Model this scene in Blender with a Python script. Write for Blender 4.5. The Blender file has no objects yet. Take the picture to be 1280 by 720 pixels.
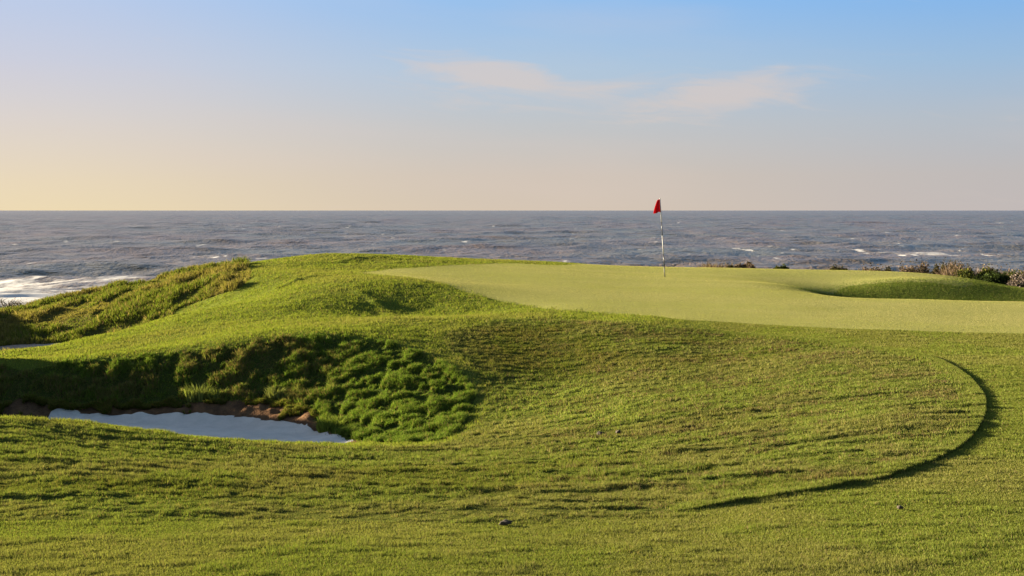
import bpy, math, random
import numpy as np

R = math.radians
rng = np.random.default_rng(7)
random.seed(7)
scene = bpy.context.scene
COL = scene.collection

# ------------------------------------------------------------------ camera
W, H, F, HOR, EYE = 1280., 720., 1422., 263., 1.82
SEA = -8.0
cam = bpy.data.cameras.new('camera')
camo = bpy.data.objects.new('camera', cam)
COL.objects.link(camo)
cam.sensor_width = 36.0
cam.lens = F / W * 36.0
cam.shift_y = -(H / 2 - HOR) / W
cam.clip_start = 0.05
cam.clip_end = 120000.0
camo.location = (0, 0, EYE)
camo.rotation_euler = (R(90), 0, 0)
scene.camera = camo

# ------------------------------------------------------------------ sun, sky
SUN_EL, SUN_BACK = 11.0, 20.0            # elevation; degrees from due left towards the sea
sd = np.array([-math.cos(R(SUN_BACK)) * math.cos(R(SUN_EL)), math.sin(R(SUN_BACK)) * math.cos(R(SUN_EL)), math.sin(R(SUN_EL))])
sun = bpy.data.lights.new('sun', 'SUN')
suno = bpy.data.objects.new('sun', sun)
COL.objects.link(suno)
sun.energy = 5.0
sun.angle = R(0.6)
sun.color = (1.0, 0.85, 0.60)
from mathutils import Vector
suno.rotation_euler = Vector(sd).to_track_quat('Z', 'Y').to_euler()

scene.view_settings.view_transform = 'Standard'
scene.view_settings.look = 'None'
scene.view_settings.gamma = 1.0
scene.view_settings.exposure = 2.85
scene.view_settings.use_curve_mapping = False
scene.cycles.max_bounces = 6
scene.cycles.diffuse_bounces = 3
scene.cycles.transmission_bounces = 4
scene.cycles.caustics_reflective = False
scene.cycles.caustics_refractive = False


class NT:
    """small helper for building node trees"""
    def __init__(s, tree):
        s.t = tree
        s.n = tree.nodes
        s.l = tree.links
    def node(s, kind, **kw):
        n = s.n.new(kind)
        for k, v in kw.items():
            setattr(n, k, v)
        return n
    def put(s, sock, v):
        if v is None:
            return
        if hasattr(v, 'is_linked') or hasattr(v, 'links'):
            s.l.new(v, sock)
        else:
            if isinstance(v, (tuple, list)) and len(v) == 3 and sock.type == 'RGBA':
                v = (*v, 1.0)
            sock.default_value = v
    def math(s, op, a, b=None, c=None, clamp=False):
        n = s.node('ShaderNodeMath', operation=op, use_clamp=clamp)
        for i, v in enumerate((a, b, c)):
            if v is not None:
                s.put(n.inputs[i], v)
        return n.outputs[0]
    def mix(s, f, a, b, blend='MIX'):
        n = s.node('ShaderNodeMix', data_type='RGBA', blend_type=blend)
        s.put(n.inputs[0], f); s.put(n.inputs[6], a); s.put(n.inputs[7], b)
        return n.outputs[2]
    def ramp(s, f, stops, interp='LINEAR'):
        n = s.node('ShaderNodeValToRGB')
        n.color_ramp.interpolation = interp
        e = n.color_ramp.elements
        while len(e) < len(stops):
            e.new(0.5)
        for i, (p, c) in enumerate(stops):
            e[i].position = p
            e[i].color = (*c, 1.0) if isinstance(c, (tuple, list)) else (c, c, c, 1.0)
        s.put(n.inputs[0], f)
        return n.outputs[0]
    def noise(s, vec, scale, detail=4, rough=0.55, dist=0.0):
        n = s.node('ShaderNodeTexNoise')
        s.put(n.inputs['Vector'], vec)
        n.inputs['Scale'].default_value = scale
        n.inputs['Detail'].default_value = detail
        n.inputs['Roughness'].default_value = rough
        n.inputs['Distortion'].default_value = dist
        return n.outputs[0]
    def mapping(s, vec, scale=(1, 1, 1), loc=(0, 0, 0), rot=(0, 0, 0)):
        n = s.node('ShaderNodeMapping')
        s.put(n.inputs[0], vec)
        n.inputs['Location'].default_value = loc
        n.inputs['Rotation'].default_value = rot
        n.inputs['Scale'].default_value = scale
        return n.outputs[0]
    def smooth(s, v, a, b):
        n = s.node('ShaderNodeMapRange', interpolation_type='SMOOTHSTEP')
        s.put(n.inputs[0], v)
        n.inputs[1].default_value = a
        n.inputs[2].default_value = b
        return n.outputs[0]


def lin(r, g, b):
    f = lambda c: c / 12.92 if c <= 0.04045 else ((c + 0.055) / 1.055) ** 2.4
    return (f(r / 255), f(g / 255), f(b / 255))


world = bpy.data.worlds.new('World')
scene.world = world
world.use_nodes = True
wt = NT(world.node_tree)
wt.n.clear()
sky = wt.node('ShaderNodeTexSky', sky_type='NISHITA')
sky.sun_disc = False
sky.sun_elevation = R(SUN_EL)
sky.sun_rotation = math.atan2(sd[0], sd[1])
sky.altitude = 0
sky.air_density = 1.0
sky.dust_density = 1.5
sky.ozone_density = 1.5
bg = wt.node('ShaderNodeBackground')
bg.inputs['Strength'].default_value = 0.06
wo = wt.node('ShaderNodeOutputWorld')
SKY_OUT = sky.outputs[0]
# the sky of this evening: the clear-sky model, with the sea-haze pastel of the lowest ten degrees and two wisps of high cloud
dirv = wt.node('ShaderNodeTexCoord').outputs['Generated']
sx = wt.node('ShaderNodeSeparateXYZ'); wt.put(sx.inputs[0], dirv)
az = wt.math('ARCTAN2', sx.outputs[0], sx.outputs[1])
el = wt.math('ARCSINE', sx.outputs[2])
SKM = 0.06 * 2 ** scene.view_settings.exposure
def skc(r, g, b): return tuple(c / SKM for c in lin(r, g, b))
elf = wt.math('DIVIDE', el, 0.20, clamp=True)
left = wt.ramp(elf, [(0, skc(238, 219, 180)), (0.12, skc(234, 217, 187)), (0.36, skc(221, 212, 205)), (0.6, skc(205, 207, 221)), (0.92, skc(184, 203, 235)), (1, skc(176, 199, 238))])
midc = wt.ramp(elf, [(0, skc(213, 197, 179)), (0.15, skc(208, 196, 183)), (0.38, skc(194, 197, 200)), (0.62, skc(177, 199, 220)), (0.92, skc(147, 191, 237)), (1, skc(139, 187, 240))])
rigt = wt.ramp(elf, [(0, skc(193, 185, 183)), (0.15, skc(191, 186, 185)), (0.38, skc(179, 189, 200)), (0.62, skc(156, 188, 219)), (0.92, skc(126, 180, 236)), (1, skc(120, 176, 238))])
grad = wt.mix(wt.smooth(az, -.46, .04), left, midc)
grad = wt.mix(wt.smooth(az, -.02, .48), grad, rigt)
# high cloud
cv = wt.node('ShaderNodeCombineXYZ'); wt.put(cv.inputs[0], az); wt.put(cv.inputs[1], wt.math('ADD', el, wt.math('MULTIPLY', az, .06)))
cn = wt.noise(wt.mapping(cv.outputs[0], (10, 62, 1), (3.1, .4, 0)), 1.0, 8, .64, .9)
def wisp(a0, e0, ra, re, tilt):
    da = wt.math('DIVIDE', wt.math('SUBTRACT', az, a0), ra)
    de = wt.math('DIVIDE', wt.math('SUBTRACT', wt.math('ADD', el, wt.math('MULTIPLY', wt.math('SUBTRACT', az, a0), tilt)), e0), re)
    d2 = wt.math('ADD', wt.math('MULTIPLY', da, da), wt.math('MULTIPLY', de, de))
    return wt.math('SUBTRACT', 1.0, wt.math('MINIMUM', wt.math('SQRT', d2), 1.0))
w1 = wisp(-.018, .118, .115, .024, .14)
w2 = wisp(.178, .100, .14, .027, -.13)
w3 = wisp(.07, .105, .30, .036, 0)
cl = wt.math('MAXIMUM', wt.math('MAXIMUM', w1, w2), wt.math('MULTIPLY', w3, .50))
cl = wt.math('MULTIPLY', wt.smooth(wt.math('ADD', cl, wt.math('MULTIPLY', wt.math('SUBTRACT', cn, .5), 1.5)), .14, .82), .58)
big = wt.noise(wt.mapping(cv.outputs[0], (2.2, 14, 1), (7, 2, 0)), 1.0, 4, .5)
grad = wt.mix(wt.math('MULTIPLY', wt.smooth(big, .45, .75), .16), grad, skc(226, 206, 196))
grad = wt.mix(cl, grad, skc(222, 204, 193))
behind = wt.smooth(wt.math('ABSOLUTE', az), 1.0, 2.2)
low = wt.math('MULTIPLY', wt.math('SUBTRACT', 1.0, wt.smooth(el, .16, .55)), wt.math('SUBTRACT', 1.0, behind))
SKY_OUT = wt.mix(low, wt.mix(1.0, sky.outputs[0], (.55, .55, .55), 'MULTIPLY'), grad)
wt.l.new(SKY_OUT, bg.inputs['Color'])
wt.l.new(bg.outputs[0], wo.inputs['Surface'])


# ------------------------------------------------------------------ helpers
def tag(o, label=None, cat=None, group=None, kind=None):
    if label: o['label'] = label
    if cat: o['category'] = cat
    if group: o['group'] = group
    if kind: o['kind'] = kind
    return o


def mesh_obj(name, verts, faces, mat=None, parent=None, smooth=True):
    """verts (n,3) array; faces (m,k) array or list of such arrays"""
    me = bpy.data.meshes.new(name)
    verts = np.asarray(verts, np.float32)
    fl = faces if isinstance(faces, list) else [faces]
    fl = [np.asarray(f, np.int32) for f in fl if len(f)]
    nl = sum(f.size for f in fl)
    nf = sum(len(f) for f in fl)
    me.vertices.add(len(verts))
    me.vertices.foreach_set('co', verts.ravel())
    me.loops.add(nl)
    me.loops.foreach_set('vertex_index', np.concatenate([f.ravel() for f in fl]))
    tot = np.concatenate([np.full(len(f), f.shape[1], np.int32) for f in fl])
    st = np.concatenate([[0], np.cumsum(tot)[:-1]]).astype(np.int32)
    me.polygons.add(nf)
    me.polygons.foreach_set('loop_start', st)
    me.polygons.foreach_set('use_smooth', np.full(nf, smooth))
    me.update(calc_edges=True)
    if mat: me.materials.append(mat)
    o = bpy.data.objects.new(name, me)
    COL.objects.link(o)
    if parent: o.parent = parent
    return o


def fattr(o, name, data, kind='FLOAT_COLOR'):
    a = o.data.attributes.new(name, kind, 'POINT')
    if kind == 'FLOAT_COLOR':
        d = np.ones((len(data), 4), np.float32)
        d[:, :3] = data
        a.data.foreach_set('color', d.ravel())
    else:
        a.data.foreach_set('value', np.asarray(data, np.float32).ravel())


def _hash(ix, iy, seed):
    h = (ix.astype(np.int64) * 374761393 + iy.astype(np.int64) * 668265263 + seed * 974711) & 0x7fffffff
    h = ((h ^ (h >> 13)) * 1274126177) & 0x7fffffff
    return ((h ^ (h >> 16)) & 0xffff) / 65535.0


def vnoise(x, y, seed=0):
    ix = np.floor(x); iy = np.floor(y)
    fx = x - ix; fy = y - iy
    fx = fx * fx * fx * (fx * (fx * 6 - 15) + 10); fy = fy * fy * fy * (fy * (fy * 6 - 15) + 10)
    a = _hash(ix, iy, seed); b = _hash(ix + 1, iy, seed); c = _hash(ix, iy + 1, seed); d = _hash(ix + 1, iy + 1, seed)
    return (a + (b - a) * fx) * (1 - fy) + (c + (d - c) * fx) * fy


def fbm(x, y, seed=0, oct=3, gain=0.5):
    s = 0; amp = 1; tot = 0
    for k in range(oct):
        c, sn = math.cos(0.6 * k), math.sin(0.6 * k)
        s = s + amp * vnoise((c * x - sn * y) * 2 ** k + 11.3 * k, (sn * x + c * y) * 2 ** k - 7.7 * k, seed + 17 * k)
        tot += amp; amp *= gain
    return s / tot


def sstep(x, a, b):
    t = np.clip((x - a) / (b - a), 0, 1)
    return t * t * (3 - 2 * t)


# ------------------------------------------------------------------ terrain
# height profiles: each column is a bearing from the tee path; entries are
# ('v', sightline, height) | ('y', sightline, distance) | ('h', distance, height)
P = {
 0: [('v',720,.12),('v',640,-.02),('v',580,-.15),('v',545,-.25),('v',522,-.32),('h',12.6,-.9),('h',13.4,-1.13),('y',523,15.9),('y',490,16.2),('y',459,16.7),('y',450,18),('y',440,20),('h',23,-1.35),('y',435,27),('y',428,28),('y',413,28.8),('y',402,30),('y',395,32),('y',390,34),('h',38,-2)],
 100: [('v',720,.13),('v',640,-.02),('v',580,-.2),('v',550,-.37),('v',532,-.47),('h',13,-.97),('y',527,15.2),('y',520,15.95),('y',490,16.3),('y',452,16.9),('y',445,18),('y',432,20),('y',424,21.5),('h',24,-1.3),('y',421,27.5),('y',406,28.3),('y',391,29.4),('y',379,32),('y',368,35),('h',39,-1.6)],
 200: [('v',720,.14),('v',640,-.02),('v',590,-.2),('v',560,-.42),('v',543,-.55),('h',13,-1.0),('y',533,14.5),('y',517,15.9),('y',502,16.05),('y',480,16.4),('y',442,17.0),('y',435,18),('y',420,20),('y',400,23.5),('h',25.5,-.95),('y',398,27.5),('y',385,28.2),('y',371,29.2),('y',360,31.5),('y',349,36),('h',40,-1.1)],
 300: [('v',720,.15),('v',640,-.03),('v',600,-.18),('v',570,-.45),('v',551,-.62),('h',13.1,-1.0),('y',540,14.2),('y',521,15.6),('y',502,15.8),('y',470,16.3),('y',429,17.1),('y',415,18.5),('y',395,21.5),('y',380,24.5),('y',366,27),('y',353,28),('y',343,29.4),('y',335,32),('y',330,35),('h',40,-.6)],
 400: [('v',720,.15),('v',640,-.05),('v',600,-.25),('v',570,-.55),('v',556,-.72),('h',13,-.9),('y',549,13.6),('y',537,14.6),('y',500,15.4),('y',460,16.4),('y',420,17.4),('y',410,18.5),('y',393,21.4),('y',376,22.7),('y',356,24.7),('y',344,27.5),('y',337,31),('y',318,36),('h',41,-.2)],
 500: [('v',720,.15),('v',640,-.05),('v',600,-.28),('v',575,-.52),('v',553,-.76),('y',530,13.8),('y',500,14.7),('y',465,15.7),('y',432,17.1),('y',415,18.1),('y',398,20),('y',391,22.4),('y',373,23.4),('y',353,24.8),('y',346,27),('y',342,29),('y',332,32),('y',319.5,36.5),('h',42,-.3)],
 600: [('v',720,.15),('v',640,-.03),('v',600,-.25),('v',570,-.5),('v',545,-.68),('y',520,13.8),('y',490,14.8),('y',460,16.0),('y',430,17.7),('y',408,19),('y',398,19.8),('y',389,22.2),('y',377,23.1),('y',363,24.5),('y',352,27.2),('y',335,32.5),('y',327,36),('y',323.5,38.5),('h',44,-.5)],
 700: [('v',720,.14),('v',640,-.02),('v',600,-.2),('v',565,-.45),('v',535,-.57),('y',505,14.0),('y',475,15.6),('y',445,17.0),('y',415,18.6),('y',400,19.7),('y',386,21.5),('y',370,24),('y',352,28),('y',338,32.5),('y',331,36),('y',328.5,38.5),('h',44,-.6)],
 800: [('v',720,.14),('v',650,0),('v',610,-.12),('v',570,-.3),('v',535,-.44),('y',500,13.5),('y',465,15.4),('y',435,16.95),('y',412,18.35),('y',401,19.0),('y',395,20.3),('y',375,23.5),('y',355,28),('y',341,33),('y',333,37.5),('h',43,-.6)],
 900: [('v',720,.14),('v',650,.02),('v',620,-.04),('v',580,-.18),('v',545,-.31),('y',510,12.3),('y',475,14.4),('y',445,16.3),('y',422,17.7),('y',402,19.5),('y',380,22.8),('y',360,27),('y',345,32),('y',334.5,37.5),('h',43,-.7)],
 1000: [('v',720,.15),('v',650,.05),('v',612,0),('v',580,-.08),('v',545,-.18),('y',510,11.8),('y',475,13.6),('y',445,15.5),('y',425,17),('y',408,18.8),('y',385,22),('y',366,26),('y',359,29),('y',351,32),('y',337,37.5),('h',43,-.8)],
 1100: [('v',720,.15),('v',650,.06),('v',600,0),('v',560,-.06),('y',520,10.5),('y',480,12.6),('y',450,14.6),('y',430,16.5),('y',411.5,18.4),('y',390,21.5),('y',374,25.5),('h',28,-.60),('y',373.5,29.9),('y',359,30.45),('y',352,31.1),('y',347,32.8),('y',339.5,37),('h',42,-.9)],
 1200: [('v',720,.15),('v',650,.07),('v',600,.02),('v',560,-.03),('y',520,10.3),('y',480,12.4),('y',450,14.5),('y',432,16.3),('y',415,18.2),('y',392,21.5),('y',376,25),('h',28,-.66),('y',374,29.6),('y',362,30.0),('y',355,30.5),('y',350.5,32),('y',346.5,35.5),('h',41,-1)],
 1280: [('v',720,.15),('v',650,.07),('v',600,.02),('v',560,-.03),('y',520,10.3),('y',480,12.4),('y',450,14.4),('y',434,16.2),('y',417,18),('y',395,21.2),('y',377.5,24.8),('h',28,-.68),('y',375,29.4),('y',369,29.7),('y',365,30.3),('y',363,33),('h',39,-1.2)],
}
P[1050] = [('v',720,.15),('v',650,.055),('v',606,0),('v',570,-.07),('y',515,11.2),('y',477,13.2),('y',447,15),('y',427,16.8),('y',410,18.6),('y',388,21.8),('y',371,25.7),('h',28,-.36),('y',369.5,30),('y',359,30.9),('y',351,32.2),('y',338,37.3),('h',42.5,-.85)]
P[1150] = [('y',374.5,25.3),('h',28,-.63),('y',373.8,29.75),('y',360,30.2),('y',352,30.7),('y',347,32.4),('y',342,36.5),('h',41.5,-.95)]
P[1240] = [('y',377,24.9),('h',28,-.67),('y',374.6,29.5),('y',365,29.9),('y',359,30.45),('y',356,32),('y',354,34.5),('h',40,-1.1)]
P[-70] = [e for e in P[0] if not (e[0] == 'h' and e[1] < 14) and not (e[0] == 'y' and e[2] < 19)] + [('h', 12.6, -.45), ('h', 13.4, -.75), ('h', 15.9, -.8), ('h', 16.6, -.35), ('h', 18, -.45)]
P[-190] = [('v',720,.12),('v',640,0),('v',580,-.1),('h',10.4,-.12),('h',12,-.2),('h',13.3,-.15),('h',14.6,.05),('h',15.9,.30),('h',17.2,.70),('h',18.3,.4),('h',19.5,-.35),('h',22,-.7),('h',25,-.9),('h',28,-.35),('h',31,.15),('h',34,.05),('h',38,-1.6)]  # unseen mounds off to the left, added to shade the bunker and far bank
P[-320] = [('v',720,.12),('v',640,0),('v',580,-.1),('h',10.4,-.12),('h',13.3,-.1),('h',14.6,.1),('h',16,.8),('h',17.4,1.0),('h',18.5,.4),('h',20,-.5),('h',24,-.8),('h',28,-.1),('h',31,.2),('h',34,.1),('h',38,-1.6)]  # the same added mounds carried farther left
P[1400] = list(P[1280])
P[1620] = list(P[1280])
pts = []
for px, lst in P.items():
    u = (px - 640) / F
    for k, a, b in lst:
        if k == 'v': Y = F * (EYE - b) / (a - HOR); z = b
        elif k == 'y': Y = b; z = EYE - (a - HOR) * b / F
        else: Y = a; z = b
        pts.append((u, math.log(Y), z))
    pts.append((u, math.log(3.4), .2))
    pts.append((u, math.log(52), -2.6))
pts = np.array(pts)
C2 = 0.035 ** 2
def _phi(a, b):
    d = (a[:, None, 0] - b[None, :, 0]) ** 2 + (a[:, None, 1] - b[None, :, 1]) ** 2
    return np.sqrt(d + C2)
n_ = len(pts)
A = np.zeros((n_ + 3, n_ + 3))
A[:n_, :n_] = _phi(pts, pts) - np.eye(n_) * 0.0015
A[:n_, n_] = 1; A[:n_, n_ + 1:] = pts[:, :2]
A[n_:, :n_] = A[:n_, n_:].T
wts = np.linalg.solve(A, np.concatenate([pts[:, 2], [0, 0, 0]]))
# height table on (bearing u, log distance v)
U0, U1, V0, V1, DU = -0.70, 0.74, math.log(3.4), math.log(52.0), 0.004
NU, NV = int((U1 - U0) / DU) + 1, int((V1 - V0) / DU) + 1
gu = U0 + DU * np.arange(NU); gv = V0 + DU * np.arange(NV)
GU, GV = np.meshgrid(gu, gv)
q = np.stack([GU.ravel(), GV.ravel()], 1)
ZT = np.concatenate([_phi(q[i:i + 20000], pts) @ wts[:n_] for i in range(0, len(q), 20000)])
ZT = (ZT + wts[n_] + q @ wts[n_ + 1:]).reshape(NV, NU)


def bil(T, u, v, u0, v0, d):
    x = np.clip((u - u0) / d, 0, T.shape[1] - 1.001); y = np.clip((v - v0) / d, 0, T.shape[0] - 1.001)
    i = x.astype(int); j = y.astype(int); fx = x - i; fy = y - j
    return (T[j, i] * (1 - fx) + T[j, i + 1] * fx) * (1 - fy) + (T[j + 1, i] * (1 - fx) + T[j + 1, i + 1] * fx) * fy


def zbase(u, v):
    return bil(ZT, u, v, U0, V0, DU)


# ---- outlines of the mown areas, the bunker and the banks
VIS = np.linspace(V0, math.log(48), 4000)
def ground_uv(px, py):
    u = (px - 640) / F
    z = zbase(np.full_like(VIS, u), VIS)
    p = HOR + F * (EYE - z) / np.exp(VIS)
    i = int(np.argmax(p <= py)) if (p <= py).any() else len(VIS) - 1
    return (u, VIS[i])


def outline(lst, closed=True, n=10):
    """lst of (px, py) sightlines or (px, None, distance); smooth outline in (u, v)"""
    base = []
    for e in lst:
        base.append(ground_uv(e[0], e[1]) if len(e) == 2 else ((e[0] - 640) / F, math.log(e[2])))
    b = np.array(base)
    out = []
    for i in range(len(b)):
        p0, p1, p2, p3 = b[i - 1], b[i], b[(i + 1) % len(b)], b[(i + 2) % len(b)]
        m1 = (p2 - p0) / 2; m2 = (p3 - p1) / 2
        L = np.linalg.norm(p2 - p1)
        for m in (m1, m2):
            k = np.linalg.norm(m)
            if k > 1.2 * L: m *= 1.2 * L / k
        for t in np.linspace(0, 1, n, endpoint=False):
            out.append((2*t**3-3*t**2+1)*p1 + (t**3-2*t**2+t)*m1 + (-2*t**3+3*t**2)*p2 + (t**3-t**2)*m2)
    return np.array(out)


ROUGH = outline([(1232,505),(1226,490),(1212,474),(1190,459),(1160,447),(1100,437),(1000,424),(900,415),(820,408),(740,402),(660,399),(610,402),(560,418),(560,436),(590,462),(606,490),(600,520),(575,545),(535,560),(480,560),(430,559),(300,553),(200,545),(100,534),(0,525),(-110,515),(-230,500),(-345,505),(-345,655),(-110,655),(0,652),(200,650),(400,652),(600,655),(700,652),(800,646),(870,638),(930,629),(1000,617),(1060,608),(1120,595),(1178,573),(1210,552),(1228,528)])
GREEN = outline([(450,341),(500,346),(545,352),(580,364),(620,375),(655,382),(700,387),(750,391),(800,395),(850,399),(900,402),(1000,408),(1100,412),(1280,417),(1420,420),(1800,420),(1800,None,33),(1420,None,33),(1280,None,34),(1240,None,35.5),(1180,None,36.5),(1100,None,37.5),(1040,None,39),(1000,None,41),(800,None,42),(740,None,40.5),(700,331.5),(640,329),(580,330.5),(520,334),(480,337)])
SAND = outline([(-62,524),(0,522),(60,521),(140,518),(220,517),(300,521),(345,525),(380,532),(410,541),(442,549.5),(438,None,13.2),(300,None,12.75),(150,None,12.6),(0,None,12.6),(-62,None,13)])
BANK = outline([(-110,464),(0,460),(60,456),(120,451),(180,445),(250,438),(300,430),(340,424),(400,420),(450,423),(500,433),(540,448),(572,466),(588,483),(592,497),(586,516),(570,536),(545,549),(510,554),(480,553),(450,549),(425,543),(408,534),(398,522),(385,510),(350,502),(300,499),(200,501),(100,505),(0,510),(-110,513)])
NATIVE = outline([(-130,None,45),(0,None,45),(100,None,45),(200,None,44),(260,None,42),(296,None,40),(312,336),(312,346),(297,362),(266,371),(219,390),(205,None,26.2),(160,None,26),(100,None,25.3),(-130,None,24)])
STRIP = outline([(-130,None,25.6),(0,None,25.9),(80,None,26.3),(150,None,26.6),(165,None,26.8),(150,None,26.95),(80,None,27.15),(0,None,27.35),(-130,None,27.6)])
FAIRWAY = outline([(-345,655),(-110,655),(0,652),(200,650),(400,652),(600,655),(700,652),(800,646),(870,638),(930,629),(1000,617),(1060,608),(1120,595),(1178,573),(1210,552),(1228,528),(1232,505),(1226,490),(1212,474),(1190,459),(1160,447),(1100,437),(1000,424),(900,415),(900,402.5),(1000,408.5),(1100,412.5),(1280,417.5),(1420,420.5),(1800,420.5),(1800,None,3.45),(1425,None,3.45),(640,None,3.45),(-125,None,3.45),(-345,None,3.45)])

# zone table, about one sightline per cell
MD = 0.0007
MU, MV = int((U1 - U0) / MD) + 1, int((V1 - V0) / MD) + 1
ZONE = np.zeros((MV, MU), np.uint8)
HILL, Z_ROUGH, Z_GREEN, Z_SAND, Z_BANK, Z_NATIVE, Z_STRIP, Z_FAIR, Z_SOIL, Z_HOLLOW_SHADE = range(10)
def fill(poly, val, only=None):
    a = poly; b = np.roll(poly, -1, 0)
    for j in range(MV):
        v = V0 + j * MD
        k = (a[:, 1] > v) != (b[:, 1] > v)
        if not k.any(): continue
        xs = np.sort(a[k, 0] + (v - a[k, 1]) / (b[k, 1] - a[k, 1]) * (b[k, 0] - a[k, 0]))
        for s, e in zip(xs[::2], xs[1::2]):
            i0 = max(0, int(math.ceil((s - U0) / MD))); i1 = min(MU, int(math.floor((e - U0) / MD)) + 1)
            if i1 > i0:
                if only is None: ZONE[j, i0:i1] = val
                else:
                    r = ZONE[j, i0:i1]; r[np.isin(r, only)] = val
SOILP = outline([(-110,515),(0,511),(100,506),(200,502),(300,500),(350,503),(385,511),(398,523),(408,535),(425,544),(450,550),(442,None,13.0),(300,None,12.6),(150,None,12.4),(0,None,12.2),(-110,None,12.1)])
for pl, val in ((FAIRWAY, Z_FAIR), (ROUGH, Z_ROUGH), (GREEN, Z_GREEN), (BANK, Z_BANK), (SOILP, Z_SOIL), (SAND, Z_SAND), (NATIVE, Z_NATIVE), (STRIP, Z_STRIP)):
    fill(pl, val)


HOLLOW_SHADE = outline([(1025,367),(1055,360),(1100,354),(1160,353),(1215,356),(1232,351.5),(1262,358),(1290,366),(1425,380),(1700,400),(1700,None,29),(1425,None,29),(1280,None,29),(1180,None,29),(1100,None,29.2),(1050,371)])  # greener turf in the hollow, tinted darker to deepen its shade
fill(HOLLOW_SHADE, Z_HOLLOW_SHADE, [Z_GREEN])


def zone_at(u, v):
    i = np.clip(np.round((u - U0) / MD), 0, MU - 1).astype(int); j = np.clip(np.round((v - V0) / MD), 0, MV - 1).astype(int)
    return ZONE[j, i]


def soft(zs):
    """blurred mask of a set of zones on the height table grid"""
    T = np.isin(zone_at(GU, GV), zs).astype(float)
    for _ in range(3):
        T = (np.roll(T, 1, 0) + T + np.roll(T, -1, 0)) / 3
        T = (np.roll(T, 1, 1) + T + np.roll(T, -1, 1)) / 3
    return T
S_BANK, S_NAT, S_ROUGH = soft([Z_BANK]), soft([Z_NATIVE]), soft([Z_ROUGH])
S_SOIL = soft([Z_SOIL])
S_HILL, S_GREEN, S_SAND = soft([HILL]), soft([Z_GREEN]), soft([Z_SAND, Z_STRIP])


def ground_xy(lst):
    r = np.array([ground_uv(*e) for e in lst]); Yv = np.exp(r[:, 1])
    return np.stack([r[:, 0] * Yv, Yv], 1)
CREASE = [(ground_xy([(347, 360), (370, 351), (392, 345)]), .05, .13), (ground_xy([(448, 366), (470, 380), (492, 396)]), .05, .12), (ground_xy([(424, 328), (445, 323.5), (472, 321)]), .05, .2)]


def detail(u, v):
    """hummocks, mower ridges and settled unevenness of each kind of turf"""
    Y = np.exp(v); x = u * Y
    g = lambda T: bil(T, u, v, U0, V0, DU)
    d = g(S_BANK) * ((fbm(x * 6, Y * 7, 3, 3) - .5) * (.13 + .12 * (1 - sstep(x, -3.6, -1.8))) - 0.045)
    d += g(S_NAT) * ((fbm(x * 1.5, Y * 1.2, 5, 3) - .5) * .26 - 0.02)
    r = g(S_ROUGH)
    near = sstep(Y, 6.2, 7.6) * (1 - sstep(Y, 11.5, 14))
    band = fbm(x * 1.3 + .1 * Y, Y * 6.5, 9, 3)
    d += r * ((fbm(x * 2.2, Y * 2.2, 8, 2) - .5) * .016 + (fbm(x * 8, Y * 9, 18, 2) - .5) * .014 + near * (sstep(band, .54, .74) - .3) * .023 + 0.006)
    d += g(S_HILL) * (fbm(x * 1.3, Y * 1.1, 12, 3) - .5) * .05
    for seg_, hh, wd in CREASE:
        for a_, b_ in zip(seg_[:-1], seg_[1:]):
            ax_, bx_ = a_, b_
            L2 = ((bx_ - ax_) ** 2).sum()
            t_ = np.clip(((x - ax_[0]) * (bx_ - ax_)[0] + (Y - ax_[1]) * (bx_ - ax_)[1]) / L2, 0, 1)
            dd = (x - ax_[0] - t_ * (bx_ - ax_)[0]) ** 2 + (Y - ax_[1] - t_ * (bx_ - ax_)[1]) ** 2
            d += hh * np.exp(-dd / wd ** 2) * .7
    d += g(S_SAND) * ((fbm(x * 2.5, Y * 2.5, 14, 3) - .5) * .045 + (fbm(x * 9, Y * 9, 15, 2) - .5) * .012)
    d += g(S_SOIL) * ((fbm(x * 6, Y * 6, 16, 3) - .5) * .16)
    return d


FU, FD = 0.0026, 0.0026
def ground_z(u, v):
    return zbase(u, v) + detail(u, v)


# ------------------------------------------------------------------ materials
def material(name):
    m = bpy.data.materials.new(name)
    m.use_nodes = True
    t = NT(m.node_tree)
    t.n.clear()
    out = t.node('ShaderNodeOutputMaterial')
    return m, t, out


def turf_mat(name, c1, c2, c3, scale=3.0, bump=0.4, bscale=120.0):
    m, t, out = material(name)
    pos = t.node('ShaderNodeNewGeometry').outputs['Position']
    n1 = t.noise(pos, scale, 5, .6)
    n2 = t.noise(t.mapping(pos, (9, 22, 9)), 3, 4, .65)
    col = t.mix(t.smooth(n1, .35, .65), c1, c2)
    col = t.mix(t.math('MULTIPLY', t.smooth(n2, .45, .75), .6), col, c3)
    b = t.node('ShaderNodeBump'); b.inputs['Strength'].default_value = bump; b.inputs['Distance'].default_value = .02
    t.put(b.inputs['Height'], t.noise(pos, bscale, 3, .7))
    p = t.node('ShaderNodeBsdfPrincipled'); p.inputs['Roughness'].default_value = .9
    p.inputs['Specular IOR Level'].default_value = 0
    t.put(p.inputs['Base Color'], col); t.put(p.inputs['Normal'], b.outputs[0])
    t.l.new(p.outputs[0], out.inputs[0])
    return m


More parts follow.
